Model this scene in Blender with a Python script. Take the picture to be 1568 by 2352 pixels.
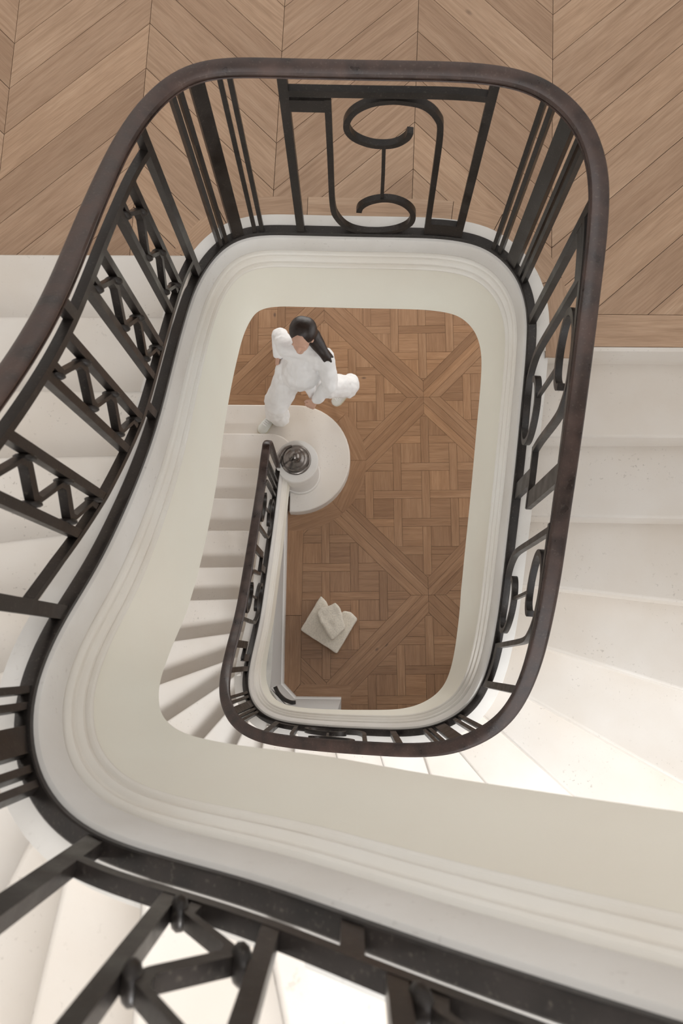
import bpy, bmesh, math, random
import numpy as np
from mathutils import Vector, Matrix

for o in list(bpy.data.objects):
    bpy.data.objects.remove(o, do_unlink=True)
SC = bpy.context.scene
COL = SC.collection
random.seed(7)
R = math.radians

# ------------------------------------------------------------------ camera
ZC = 7.4                      # camera height above the ground floor
F_PX, W_PX, H_PX = 2050.0, 1568.0, 2352.0
NADIR = (812.0, 1514.0)       # image point straight below the camera
nv = np.array([NADIR[0]-W_PX/2, NADIR[1]-H_PX/2, F_PX]); nv /= np.linalg.norm(nv)
rv = np.array([1, .012, 0.]); rv -= nv*(rv@nv); rv /= np.linalg.norm(rv)
uv = np.cross(rv, nv)
if uv[1] > 0: uv = -uv
# rows: world axes written in camera axes (x right, y down, z forward)
M = np.stack([rv, uv, -nv])                     # world X, Y, Z
cam_x = M @ np.array([1, 0, 0]); cam_up = M @ np.array([0, -1, 0]); cam_fwd = M @ np.array([0, 0, 1])
cd = bpy.data.cameras.new('camera'); cam = bpy.data.objects.new('camera', cd); COL.objects.link(cam)
cam.matrix_world = Matrix(((cam_x[0], cam_up[0], -cam_fwd[0], 0), (cam_x[1], cam_up[1], -cam_fwd[1], 0),
                           (cam_x[2], cam_up[2], -cam_fwd[2], ZC), (0, 0, 0, 1)))
cd.sensor_fit = 'VERTICAL'; cd.sensor_height = 36.0; cd.lens = 36.0*F_PX/H_PX
cd.clip_start = .02; cd.clip_end = 100
cd.dof.use_dof = True; cd.dof.focus_distance = 4.2; cd.dof.aperture_fstop = 5.6
SC.camera = cam

# ------------------------------------------------------------------ light
w = bpy.data.worlds.new('world'); SC.world = w; w.use_nodes = True
w.node_tree.nodes['Background'].inputs[0].default_value = (.93, .96, 1.0, 1)
w.node_tree.nodes['Background'].inputs[1].default_value = 1.0
def area(name, loc, aim, sx, sy, e, col=(1, 1, 1)):
    l = bpy.data.lights.new(name, 'AREA'); l.shape = 'RECTANGLE'; l.size = sx; l.size_y = sy; l.energy = e; l.color = col
    o = bpy.data.objects.new(name, l); COL.objects.link(o); o.location = loc
    o.rotation_euler = (Vector(aim)-Vector(loc)).to_track_quat('-Z', 'Y').to_euler()
    return o
DAY = (1, .985, .965)
area('stair_window_daylight', (.60, -4.5, 8.3), (-.1, .7, 1.6), 2.2, 1.8, 490, (.955, .98, 1.0))
area('stair_window_skylight', (.45, -1.92, 4.5), (.45, 2.0, 3.3), 2.6, 1.9, 12, DAY)
area('upper_window_daylight', (.30, -1.92, 8.3), (-.2, 2.0, 4.4), 2.3, 2.2, 52, DAY)
area('hall_window_daylight', (2.27, 1.9, 1.75), (-.6, 1.5, .4), 3.0, 2.3, 16, (1, .95, .88))
area('hall_door_daylight', (0, 5.15, 1.55), (0, 1.5, .6), 3.0, 2.5, 52, (1, .955, .89))
area('roof_lantern_daylight', (.1, .9, 10.25), (.1, .9, 0), 3.2, 4.2, 36, DAY)
SC.view_settings.view_transform = 'Standard'; SC.view_settings.look = 'None'
SC.view_settings.gamma = 1.0; SC.view_settings.use_curve_mapping = False
SC.view_settings.exposure = 0.42

# ------------------------------------------------------------------ materials
def mat(name):
    m = bpy.data.materials.new(name); m.use_nodes = True
    nt = m.node_tree; b = nt.nodes['Principled BSDF']
    return m, nt, b
def N(nt, t, **k):
    n = nt.nodes.new(t)
    for a, v in k.items(): setattr(n, a, v)
    return n
def ramp(nt, stops):
    n = nt.nodes.new('ShaderNodeValToRGB'); e = n.color_ramp.elements
    while len(e) > 1: e.remove(e[-1])
    e[0].position = stops[0][0]; e[0].color = (*stops[0][1], 1)
    for p, c in stops[1:]:
        q = e.new(p); q.color = (*c, 1)
    return n
def mix(nt, a, b, fac, blend='MIX'):
    n = nt.nodes.new('ShaderNodeMix'); n.data_type = 'RGBA'; n.blend_type = blend
    for i, v in ((0, fac), (6, a), (7, b)):
        if hasattr(v, 'links'): nt.links.new(v, n.inputs[i])
        else: n.inputs[i].default_value = v if i == 0 else (*v, 1)
    return n.outputs[2]
def bump(nt, b, h, strength=.2, dist=.01):
    n = nt.nodes.new('ShaderNodeBump'); n.inputs['Strength'].default_value = strength; n.inputs['Distance'].default_value = dist
    nt.links.new(h, n.inputs['Height']); nt.links.new(n.outputs[0], b.inputs['Normal'])

def stone(name, c0, c1, speck=.55, scale=1.0, rough=.75):
    m, nt, b = mat(name)
    tc = N(nt, 'ShaderNodeNewGeometry')
    n1 = N(nt, 'ShaderNodeTexNoise'); n1.inputs['Scale'].default_value = 2.2*scale; n1.inputs['Detail'].default_value = 6
    n2 = N(nt, 'ShaderNodeTexNoise'); n2.inputs['Scale'].default_value = 70; n2.inputs['Detail'].default_value = 3
    n3 = N(nt, 'ShaderNodeTexNoise'); n3.inputs['Scale'].default_value = 4; n3.inputs['Detail'].default_value = 2
    for n in (n1, n2, n3): nt.links.new(tc.outputs['Position'], n.inputs['Vector'])
    r1 = ramp(nt, [(.3, c0), (.7, c1)]); nt.links.new(n1.outputs[0], r1.inputs[0])
    r2 = ramp(nt, [(.0, (0, 0, 0)), (.64, (0, 0, 0)), (.70, (1, 1, 1))]); nt.links.new(n2.outputs[0], r2.inputs[0])
    r3 = ramp(nt, [(.45, (0, 0, 0)), (.7, (1, 1, 1))]); nt.links.new(n3.outputs[0], r3.inputs[0])
    f = mix(nt, (0, 0, 0), r2.outputs[0], r3.outputs[0])
    fm = N(nt, 'ShaderNodeMath', operation='MULTIPLY'); nt.links.new(f, fm.inputs[0]); fm.inputs[1].default_value = speck
    c = mix(nt, r1.outputs[0], (.33, .29, .25), fm.outputs[0])
    nt.links.new(c, b.inputs['Base Color']); b.inputs['Roughness'].default_value = rough
    bump(nt, b, n2.outputs[0], .08, .003)
    return m
STONE = stone('step_stone', (.66, .595, .525), (.735, .695, .65))
CURB = stone('string_stone', (.675, .64, .595), (.765, .742, .71), .35, 1.6)
MOULD = stone('moulding_plaster', (.77, .715, .635), (.83, .805, .755), .1, .9)
COVE = stone('cove_plaster', (.84, .785, .685), (.875, .86, .765), .0, .55)
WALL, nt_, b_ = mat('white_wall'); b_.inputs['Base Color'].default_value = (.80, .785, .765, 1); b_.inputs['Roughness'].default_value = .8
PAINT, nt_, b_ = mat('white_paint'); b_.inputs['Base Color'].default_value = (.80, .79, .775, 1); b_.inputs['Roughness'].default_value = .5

def wood(name, dark, mid, light, rough=.5, gx=1.3, gy=16):
    m, nt, b = mat(name)
    tc = N(nt, 'ShaderNodeTexCoord'); oi = N(nt, 'ShaderNodeObjectInfo')
    mp = N(nt, 'ShaderNodeMapping'); mp.inputs['Scale'].default_value = (gx, gy, 1)
    off = N(nt, 'ShaderNodeVectorMath', operation='SCALE'); off.inputs[0].default_value = (37, 23, 11)
    nt.links.new(oi.outputs['Random'], off.inputs['Scale'])
    add = N(nt, 'ShaderNodeVectorMath', operation='ADD'); nt.links.new(tc.outputs['Object'], add.inputs[0]); nt.links.new(off.outputs[0], add.inputs[1])
    nt.links.new(add.outputs[0], mp.inputs['Vector'])
    n1 = N(nt, 'ShaderNodeTexNoise'); n1.inputs['Scale'].default_value = 1.6; n1.inputs['Detail'].default_value = 5; n1.inputs['Distortion'].default_value = 1.2
    n2 = N(nt, 'ShaderNodeTexNoise'); n2.inputs['Scale'].default_value = 9; n2.inputs['Detail'].default_value = 4
    n3 = N(nt, 'ShaderNodeTexNoise'); n3.inputs['Scale'].default_value = 2.5; n3.inputs['Detail'].default_value = 2
    vo = N(nt, 'ShaderNodeTexVoronoi'); vo.inputs['Scale'].default_value = 2.6
    mp2 = N(nt, 'ShaderNodeMapping'); mp2.inputs['Scale'].default_value = (.7, 1.3, 1)
    nt.links.new(add.outputs[0], mp2.inputs['Vector']); nt.links.new(mp2.outputs[0], vo.inputs['Vector'])
    for n in (n1, n2): nt.links.new(mp.outputs[0], n.inputs['Vector'])
    nt.links.new(add.outputs[0], n3.inputs['Vector'])
    r1 = ramp(nt, [(.25, dark), (.5, mid), (.78, light)]); nt.links.new(n1.outputs[0], r1.inputs[0])
    r2 = ramp(nt, [(.3, (.78, .76, .73)), (.6, (1, 1, 1))]); nt.links.new(n2.outputs[0], r2.inputs[0])
    c = mix(nt, r1.outputs[0], r2.outputs[0], .8, 'MULTIPLY')
    rr = ramp(nt, [(0, (.80, .76, .72)), (.35, (.97, .95, .93)), (.7, (1.03, 1.03, 1.02)), (1, (1.10, 1.06, 1.0))]); nt.links.new(oi.outputs['Random'], rr.inputs[0])
    c = mix(nt, c, rr.outputs[0], .85, 'MULTIPLY')
    r3 = ramp(nt, [(.3, (.9, .88, .87)), (.7, (1.06, 1.06, 1.07))]); nt.links.new(n3.outputs[0], r3.inputs[0])
    c = mix(nt, c, r3.outputs[0], .8, 'MULTIPLY')
    rk = ramp(nt, [(.0, (1, 1, 1)), (.022, (.8, .8, .8)), (.05, (0, 0, 0))]); nt.links.new(vo.outputs['Distance'], rk.inputs[0])
    c = mix(nt, c, (.12, .07, .045), rk.outputs[0])
    nt.links.new(c, b.inputs['Base Color']); b.inputs['Roughness'].default_value = rough
    bump(nt, b, n2.outputs[0], .06, .002)
    return m
OAK = wood('oak_chevron', (.350, .224, .141), (.432, .286, .188), (.49, .342, .234), .5, 1.3, 26)
OAK2 = wood('oak_parquet', (.265, .145, .075), (.34, .195, .107), (.405, .245, .142), .42, 1.3, 20)
JOINT, nt_, b_ = mat('dark_joint'); b_.inputs['Base Color'].default_value = (.14, .08, .048, 1); b_.inputs['Roughness'].default_value = .9

def metal(name, c0, c1, rough, metallic, wear):
    m, nt, b = mat(name)
    tc = N(nt, 'ShaderNodeNewGeometry')
    n1 = N(nt, 'ShaderNodeTexNoise'); n1.inputs['Scale'].default_value = 14; n1.inputs['Detail'].default_value = 6
    n2 = N(nt, 'ShaderNodeTexNoise'); n2.inputs['Scale'].default_value = 130; n2.inputs['Detail'].default_value = 3
    for n in (n1, n2): nt.links.new(tc.outputs['Position'], n.inputs['Vector'])
    r1 = ramp(nt, [(.3, c0), (.7, c1)]); nt.links.new(n1.outputs[0], r1.inputs[0])
    r2 = ramp(nt, [(.6, (0, 0, 0)), (.75, (1, 1, 1))]); nt.links.new(n2.outputs[0], r2.inputs[0])
    fm = N(nt, 'ShaderNodeMath', operation='MULTIPLY'); nt.links.new(r2.outputs[0], fm.inputs[0]); fm.inputs[1].default_value = wear
    c = mix(nt, r1.outputs[0], (.20, .17, .14), fm.outputs[0])
    nt.links.new(c, b.inputs['Base Color']); b.inputs['Metallic'].default_value = metallic
    rr = ramp(nt, [(.3, (rough-.08,)*3), (.7, (rough+.1,)*3)]); nt.links.new(n1.outputs[0], rr.inputs[0])
    nt.links.new(rr.outputs[0], b.inputs['Roughness'])
    bump(nt, b, n2.outputs[0], .12, .002)
    return m
IRON = metal('dark_wrought_iron', (.010, .008, .007), (.028, .022, .019), .38, .3, .25)
RAILM = metal('dark_brown_handrail', (.020, .0125, .0105), (.066, .038, .030), .33, .1, .25)
BRONZE = metal('dark_bronze', (.13, .115, .105), (.30, .27, .25), .28, .85, .2)

def plain(name, c, rough=.8, noise=0, scale=40, bumpd=0):
    m, nt, b = mat(name); b.inputs['Base Color'].default_value = (*c, 1); b.inputs['Roughness'].default_value = rough
    if noise or bumpd:
        tc = N(nt, 'ShaderNodeTexCoord'); n1 = N(nt, 'ShaderNodeTexNoise'); n1.inputs['Scale'].default_value = scale; n1.inputs['Detail'].default_value = 4
        nt.links.new(tc.outputs['Object'], n1.inputs['Vector'])
        r1 = ramp(nt, [(.3, tuple(x*(1-noise) for x in c)), (.7, tuple(min(1, x*(1+noise)) for x in c))]); nt.links.new(n1.outputs[0], r1.inputs[0])
        nt.links.new(r1.outputs[0], b.inputs['Base Color'])
        if bumpd: bump(nt, b, n1.outputs[0], .4, bumpd)
    return m
COTTON = plain('white_cotton', (.88, .875, .87), .9, .04, 12, .004)
BOUCLE = plain('cream_boucle', (.80, .745, .65), .95, .10, 90, .008)
SKIN = plain('skin', (.62, .38, .28), .55, .05, 20)
HAIR = plain('dark_hair', (.022, .013, .010), .45, .3, 60, .003)
SHOE = plain('white_leather', (.72, .73, .69), .5)
SOLE = plain('cream_sole', (.62, .58, .46), .7)
GLASS, nt_, b_ = mat('window_glass')
nt_.nodes.remove(b_); tr_ = N(nt_, 'ShaderNodeBsdfTransparent'); gl_ = N(nt_, 'ShaderNodeBsdfGlossy'); gl_.inputs['Roughness'].default_value = .02
mx_ = N(nt_, 'ShaderNodeMixShader'); mx_.inputs[0].default_value = .06
nt_.links.new(tr_.outputs[0], mx_.inputs[1]); nt_.links.new(gl_.outputs[0], mx_.inputs[2]); nt_.links.new(mx_.outputs[0], nt_.nodes['Material Output'].inputs['Surface'])

# ------------------------------------------------------------------ helpers
def link(o, parent=None):
    COL.objects.link(o)
    if parent is not None: o.parent = parent
    return o
def tag(o, label=None, cat=None, group=None, kind=None):
    if label: o['label'] = label
    if cat: o['category'] = cat
    if group: o['group'] = group
    if kind: o['kind'] = kind
    return o
def empty(name, loc=(0, 0, 0)):
    o = bpy.data.objects.new(name, None); o.empty_display_size = .1; o.location = loc
    return link(o)
def smooth_line(pts, n=5):
    P = np.array(pts, float); out = []
    for i in range(len(P)-1):
        p0 = P[max(i-1, 0)]; p1 = P[i]; p2 = P[i+1]; p3 = P[min(i+2, len(P)-1)]
        for t in np.linspace(0, 1, n, endpoint=False):
            out.append(.5*((2*p1)+(-p0+p2)*t+(2*p0-5*p1+4*p2-p3)*t*t+(-p0+3*p1-3*p2+p3)*t**3))
    out.append(P[-1]); return np.array(out)
class MB:
    def __init__(s): s.v = []; s.f = []
    def add(s, vs, fs):
        k = len(s.v); s.v += [tuple(map(float, p)) for p in vs]; s.f += [tuple(i+k for i in f) for f in fs]; return s
    def box(s, a, b):
        x0, y0, z0 = a; x1, y1, z1 = b
        return s.add([(x0, y0, z0), (x1, y0, z0), (x1, y1, z0), (x0, y1, z0), (x0, y0, z1), (x1, y0, z1), (x1, y1, z1), (x0, y1, z1)],
                     [(0, 3, 2, 1), (4, 5, 6, 7), (0, 1, 5, 4), (1, 2, 6, 5), (2, 3, 7, 6), (3, 0, 4, 7)])
    def prism(s, poly, z0, z1):
        a = sum(poly[i][0]*poly[(i+1) % len(poly)][1]-poly[(i+1) % len(poly)][0]*poly[i][1] for i in range(len(poly)))
        if a < 0: poly = poly[::-1]
        n = len(poly)
        return s.add([(x, y, z0) for x, y in poly]+[(x, y, z1) for x, y in poly],
                     [tuple(range(n-1, -1, -1)), tuple(range(n, 2*n))]+[(i, (i+1) % n, n+(i+1) % n, n+i) for i in range(n)])
    def loft(s, rings, closed=False, caps=True):
        n = len(rings[0]); k = len(s.v)
        for r in rings: s.v += [tuple(map(float, p)) for p in r]
        m = len(rings)
        for i in range(m if closed else m-1):
            a = k+i*n; b = k+((i+1) % m)*n
            for j in range(n): s.f.append((a+j, a+(j+1) % n, b+(j+1) % n, b+j))
        if caps and not closed:
            s.f.append(tuple(k+j for j in range(n-1, -1, -1))); s.f.append(tuple(k+(m-1)*n+j for j in range(n)))
        return s
    def lathe(s, prof, c, seg=48):
        rings = []
        for r, z in prof:
            rings.append([(c[0]+r*math.cos(2*math.pi*i/seg), c[1]+r*math.sin(2*math.pi*i/seg), z) for i in range(seg)])
        return s.loft(rings)
    def mesh(s, name, smooth=False, bevel=0):
        me = bpy.data.meshes.new(name); me.from_pydata(s.v, [], s.f); me.update()
        bm = bmesh.new(); bm.from_mesh(me)
        if bevel: bmesh.ops.bevel(bm, geom=list(bm.edges), offset=bevel, segments=2, affect='EDGES', profile=.5)
        bmesh.ops.recalc_face_normals(bm, faces=bm.faces)
        bm.to_mesh(me); bm.free()
        if smooth:
            me.polygons.foreach_set('use_smooth', [True]*len(me.polygons))
            me.update()
        return me
    def build(s, name, m, parent=None, smooth=False, bevel=0, auto=None):
        me = s.mesh(name, smooth, bevel); me.materials.append(m)
        if auto is not None:
            me.polygons.foreach_set('use_smooth', [True]*len(me.polygons))
            bm = bmesh.new(); bm.from_mesh(me)
            for e in bm.edges:
                if len(e.link_faces) == 2 and e.calc_face_angle(0) > R(auto): e.smooth = False
            bm.to_mesh(me); bm.free()
        o = bpy.data.objects.new(name, me)
        return link(o, parent)

# ------------------------------------------------------------------ the line of the stair string (plan + height)
H = .16; ZL = 4.0
CT = [(-.590,1.48,.66),(-.601,1.39,.70),(-.612,1.179,.765),(-.626,.893,.90),(-.645,.553,1.08),(-.662,.238,1.285),(-.682,.06,1.43),(-.693,-.09,1.575),(-.675,-.205,1.73),(-.596,-.312,1.92),(-.50,-.36,2.05),(-.400,-.378,2.16),(-.269,-.384,2.28),(-.09,-.384,2.43),(.091,-.378,2.585),(.26,-.368,2.73),(.409,-.335,2.87),(.559,-.228,3.05),(.622,-.075,3.21),(.649,.167,3.42),(.662,.491,3.63),(.674,.776,3.79),(.685,1.065,3.93),(.693,1.25,4.00),(.690,1.38,4.03),(.643,1.535,4.03),(.523,1.652,4.03),(.366,1.690,4.03),(.21,1.697,4.03),(.05,1.699,4.03),(-.13,1.702,4.03),(-.275,1.705,4.03),(-.40,1.705,4.03),(-.50,1.675,4.04),(-.58,1.60,4.05),(-.642,1.435,4.12),(-.657,1.27,4.225),(-.663,1.094,4.34),(-.670,.733,4.58),(-.680,.482,4.80),(-.694,.233,5.07),(-.715,.056,5.29),(-.703,-.087,5.46),(-.642,-.208,5.60),(-.576,-.270,5.68),(-.479,-.313,5.77),(-.38,-.329,5.845),(-.132,-.345,6.02),(.052,-.358,6.19),(.233,-.366,6.36),(.50,-.37,6.60),(.80,-.37,6.82),(1.2,-.37,7.0)]
def dense(CT, step=.01):
    C = np.array(CT); t = np.concatenate([[0], np.cumsum(np.linalg.norm(np.diff(C[:, :2], axis=0), axis=1)**.5)]); out = []
    for i in range(len(C)-1):
        i0 = max(i-1, 0); i3 = min(i+2, len(C)-1)
        p0, p1, p2, p3 = C[i0], C[i], C[i+1], C[i3]; t0, t1, t2, t3 = t[i0], t[i], t[i+1], t[i3]
        if i0 == i: t0 = t1-1; p0 = p1-(p2-p1)/(t2-t1)
        if i3 == i+1: t3 = t2+1; p3 = p2+(p2-p1)/(t2-t1)
        for q in np.linspace(t1, t2, 14, endpoint=False):
            A1 = (t1-q)/(t1-t0)*p0+(q-t0)/(t1-t0)*p1; A2 = (t2-q)/(t2-t1)*p1+(q-t1)/(t2-t1)*p2; A3 = (t3-q)/(t3-t2)*p2+(q-t2)/(t3-t2)*p3
            B1 = (t2-q)/(t2-t0)*A1+(q-t0)/(t2-t0)*A2; B2 = (t3-q)/(t3-t1)*A2+(q-t1)/(t3-t1)*A3
            out.append((t2-q)/(t2-t1)*B1+(q-t1)/(t2-t1)*B2)
    out.append(C[-1]); D = np.array(out)
    s = np.concatenate([[0], np.cumsum(np.linalg.norm(np.diff(D[:, :2], axis=0), axis=1))])
    ss = np.linspace(0, s[-1], int(s[-1]/step)+1); D = np.stack([np.interp(ss, s, D[:, k]) for k in range(3)], 1)
    for it in range(60):
        E = D.copy(); E[1:-1] = .5*D[1:-1]+.25*(D[:-2]+D[2:]); D = E
    s = np.concatenate([[0], np.cumsum(np.linalg.norm(np.diff(D[:, :2], axis=0), axis=1))])
    return D, s
DP, SP = dense(CT); LEN = SP[-1]
TP = np.gradient(DP[:, :2], axis=0); TP /= np.linalg.norm(TP, axis=1)[:, None]
SLP = np.gradient(DP[:, 2], SP)
def at(s, h=0, o=0):
    """point on the string line: s along it, h above its top, o towards the well"""
    x, y, z = (np.interp(s, SP, DP[:, k]) for k in range(3)); tx, ty = (np.interp(s, SP, TP[:, k]) for k in range(2))
    return (x-ty*o, y+tx*o, z+h)
def slope(s): return float(np.interp(s, SP, SLP))
def srange(a, b, step=.025):
    n = max(2, int((b-a)/step)+1); return list(np.linspace(a, b, n))

# ------------------------------------------------------------------ the room shell
XL, XR, YS, YN, ZT = -2.15, 2.3, -1.95, 5.2, 10.4
def struct(name, mb, m, **k):
    o = mb.build(name, m, **k); o['kind'] = 'structure'; return o
def wall_with_holes(plane, lo, hi, c0, c1, holes):
    """wall slab with rectangular openings; plane 'x' or 'y', c0..c1 its thickness, holes (a0,a1,z0,z1) along it"""
    mb = MB(); cuts = sorted({lo, hi}|{h[0] for h in holes}|{h[1] for h in holes})
    for a, b in zip(cuts, cuts[1:]):
        zs = [-.3]
        for h in sorted((h for h in holes if h[0] < (a+b)/2 < h[1]), key=lambda h: h[2]): zs += [h[2], h[3]]
        zs.append(ZT)
        for z0, z1 in zip(zs[::2], zs[1::2]):
            if plane == 'y': mb.box((a, c0, z0), (b, c1, z1))
            else: mb.box((c0, a, z0), (c1, b, z1))
    return mb
def window(n, plane, c, hole, nc, nr):
    a0, a1, z0, z1 = hole
    def bx(mb, p0, p1, q0, q1, t0, t1):
        return mb.box((p0, c+t0, q0), (p1, c+t1, q1)) if plane == 'y' else mb.box((c+t0, p0, q0), (c+t1, p1, q1))
    f = MB(); bx(f, a0, a0+.06, z0, z1, 0, .06); bx(f, a1-.06, a1, z0, z1, 0, .06); bx(f, a0+.06, a1-.06, z0, z0+.06, 0, .06); bx(f, a0+.06, a1-.06, z1-.06, z1, 0, .06)
    wi = struct('window_%d' % n, f, PAINT)
    cs = np.linspace(a0+.06, a1-.06, nc+1); rs = np.linspace(z0+.06, z1-.06, nr+1)
    for q in cs[1:-1]: bx(MB(), q-.015, q+.015, z0+.06, z1-.06, .01, .05).build('glazing_bar', PAINT, wi)
    for q in rs[1:-1]: bx(MB(), a0+.06, a1-.06, q-.015, q+.015, .012, .048).build('glazing_bar', PAINT, wi)
    for i in range(nc):
        for j in range(nr): bx(MB(), cs[i]+.014, cs[i+1]-.014, rs[j]+.014, rs[j+1]-.014, .026, .032).build('pane', GLASS, wi)
hS1 = (-1.0, 1.9, 3.35, 5.6); hS2 = (-.9, 1.5, 7.1, 9.5); hR = (.35, 3.45, .55, 2.95); hN = (-1.5, 1.5, .25, 2.85)
struct('wall_left', MB().box((XL-.25, YS-.25, -.3), (XL, YN+.25, ZT)), WALL)
struct('wall_right', wall_with_holes('x', YS-.25, YN+.25, XR, XR+.25, [hR]), WALL)
struct('wall_back', wall_with_holes('y', XL, XR, YN, YN+.25, [hN]), WALL)
struct('wall_front', wall_with_holes('y', XL, XR, YS-.25, YS, [hS1, hS2]), WALL)
window(1, 'y', YS-.17, hS1, 4, 3); window(2, 'y', YS-.17, hS2, 4, 3); window(3, 'x', XR+.11, hR, 5, 3); window(4, 'y', YN+.11, hN, 5, 3)
sx0, sx1, sy0, sy1 = -1.5, 1.7, -1.2, 3.0
struct('ceiling', MB().box((XL-.25, YS-.25, ZT), (sx0, YN+.25, ZT+.25)).box((sx1, YS-.25, ZT), (XR+.25, YN+.25, ZT+.25)).box((sx0, YS-.25, ZT), (sx1, sy0, ZT+.25)).box((sx0, sy1, ZT), (sx1, YN+.25, ZT+.25)), WALL)
lan = struct('window_5', MB().box((sx0, sy0, ZT+.1), (sx0+.06, sy1, ZT+.2)).box((sx1-.06, sy0, ZT+.1), (sx1, sy1, ZT+.2)).box((sx0+.06, sy0, ZT+.1), (sx1-.06, sy0+.06, ZT+.2)).box((sx0+.06, sy1-.06, ZT+.1), (sx1-.06, sy1, ZT+.2)), PAINT)
for i in range(1, 4):
    x = sx0+(sx1-sx0)*i/4; MB().box((x-.02, sy0+.06, ZT+.11), (x+.02, sy1-.06, ZT+.19)).build('glazing_bar', PAINT, lan)
for i in range(4):
    a = sx0+(sx1-sx0)*i/4+.025; b = sx0+(sx1-sx0)*(i+1)/4-.025
    if i == 0: a += .04
    if i == 3: b -= .04
    MB().box((a, sy0+.061, ZT+.14), (b, sy1-.061, ZT+.146)).build('pane', GLASS, lan)

# ------------------------------------------------------------------ polygon clipping
def clip(poly, a, b, c):
    """keep a*x+b*y<=c"""
    out = []
    for i in range(len(poly)):
        p, q = poly[i], poly[(i+1) % len(poly)]; dp = a*p[0]+b*p[1]-c; dq = a*q[0]+b*q[1]-c
        if dp <= 0: out.append(p)
        if dp*dq < 0:
            t = dp/(dp-dq); out.append((p[0]+t*(q[0]-p[0]), p[1]+t*(q[1]-p[1])))
    return out
def parea(p): return abs(sum(p[i][0]*p[(i+1) % len(p)][1]-p[(i+1) % len(p)][0]*p[i][1] for i in range(len(p))))/2
def clip_convex(poly, cv):
    """inside of a ccw convex polygon"""
    for i in range(len(cv)):
        (x0, y0), (x1, y1) = cv[i], cv[(i+1) % len(cv)]; a, b = y1-y0, -(x1-x0)
        poly = clip(poly, a, b, a*x0+b*y0)
        if len(poly) < 3: return []
    return poly
def minus_convex(poly, cv):
    out = []; rest = poly
    for i in range(len(cv)):
        (x0, y0), (x1, y1) = cv[i], cv[(i+1) % len(cv)]; a, b = y1-y0, -(x1-x0); c = a*x0+b*y0
        o = clip(rest, -a, -b, -c)
        if len(o) >= 3 and parea(o) > 1e-6: out.append(o)
        rest = clip(rest, a, b, c)
        if len(rest) < 3: break
    return out
def board(polys, ang, z0, z1, name, m, parent, gap=0):
    """one board: polygons in plan, grain along ang; mesh in its own axes so the grain runs along local x"""
    polys = [p for p in polys if len(p) >= 3 and parea(p) > 2e-5]
    if not polys: return None
    cx = sum(p[0] for p in polys[0])/len(polys[0]); cy = sum(p[1] for p in polys[0])/len(polys[0]); ca, sa = math.cos(ang), math.sin(ang)
    mb = MB()
    for p in polys:
        q = [((x-cx)*ca+(y-cy)*sa, -(x-cx)*sa+(y-cy)*ca) for x, y in p]
        mb.prism(q, z0, z1)
    o = mb.build(name, m, parent); o.location = (cx, cy, 0); o.rotation_euler = (0, 0, ang)
    return o
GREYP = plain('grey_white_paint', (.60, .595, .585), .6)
def rot2(p, c, a):
    ca, sa = math.cos(a), math.sin(a); return (c[0]+p[0]*ca-p[1]*sa, c[1]+p[0]*sa+p[1]*ca)

# ------------------------------------------------------------------ ground floor: Versailles parquet laid on the diagonal
floor = struct('floor', MB().box((XL, YS, -.3), (XR, YN, -.012)), JOINT)
GA = R(1.2); GC = (.612, 1.377)       # lattice turned a touch; middle of the panel edge to the right
WX, WYS = -.566, -.305                # under-stair wall faces
AX = (-.50, 1.645); AR = .455         # curtail step arc
PITCH = 1.694                         # crossing to crossing along the room
bw = .068
CR0 = (.612, .530)                    # a crossing
def vis(p): return [q for q in p]
BX0 = WX+.135; BY0 = WYS+.10
def room_clip(p):
    for a, b, c in ((0, -1, .62), (1, 0, 1.45), (0, 1, 3.15), (-1, 0, 1.6)):
        if len(p) > 2: p = clip(p, a, b, c)
    if len(p) < 3: return []
    out = [clip(p, -1, 0, -BX0)]
    q = clip(p, 1, 0, BX0)
    if len(q) > 2: out.append(clip(q, 0, -1, -2.235))
    return [q for q in out if len(q) > 2 and parea(q) > 1e-4]
def floor_board(poly, ang, name):
    p = [rot2(q, CR0, GA) for q in poly]
    ps = room_clip(inset(p, .0010))
    board(ps, ang+GA, -.012, 0, name, OAK2, floor)
def inset(p, g):
    if len(p) < 3: return []
    a = sum(p[i][0]*p[(i+1) % len(p)][1]-p[(i+1) % len(p)][0]*p[i][1] for i in range(len(p)))
    if a < 0: p = p[::-1]
    q = p; n = len(p)
    for i in range(n):
        (x0, y0), (x1, y1) = p[i], p[(i+1) % n]; L = math.hypot(x1-x0, y1-y0)
        if L < 1e-6: continue
        a, b = (y1-y0)/L, -(x1-x0)/L
        q = clip(q, a, b, a*x0+b*y0-g)
        if len(q) < 3: return []
    return q
h2 = PITCH/2                          # half diagonal of a panel cell
s2 = math.sqrt(.5)
cells = [(i*h2, j*h2) for i in range(-3, 3) for j in range(-3, 5) if (i+j) % 2]
lp = .238; lw = .068
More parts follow.
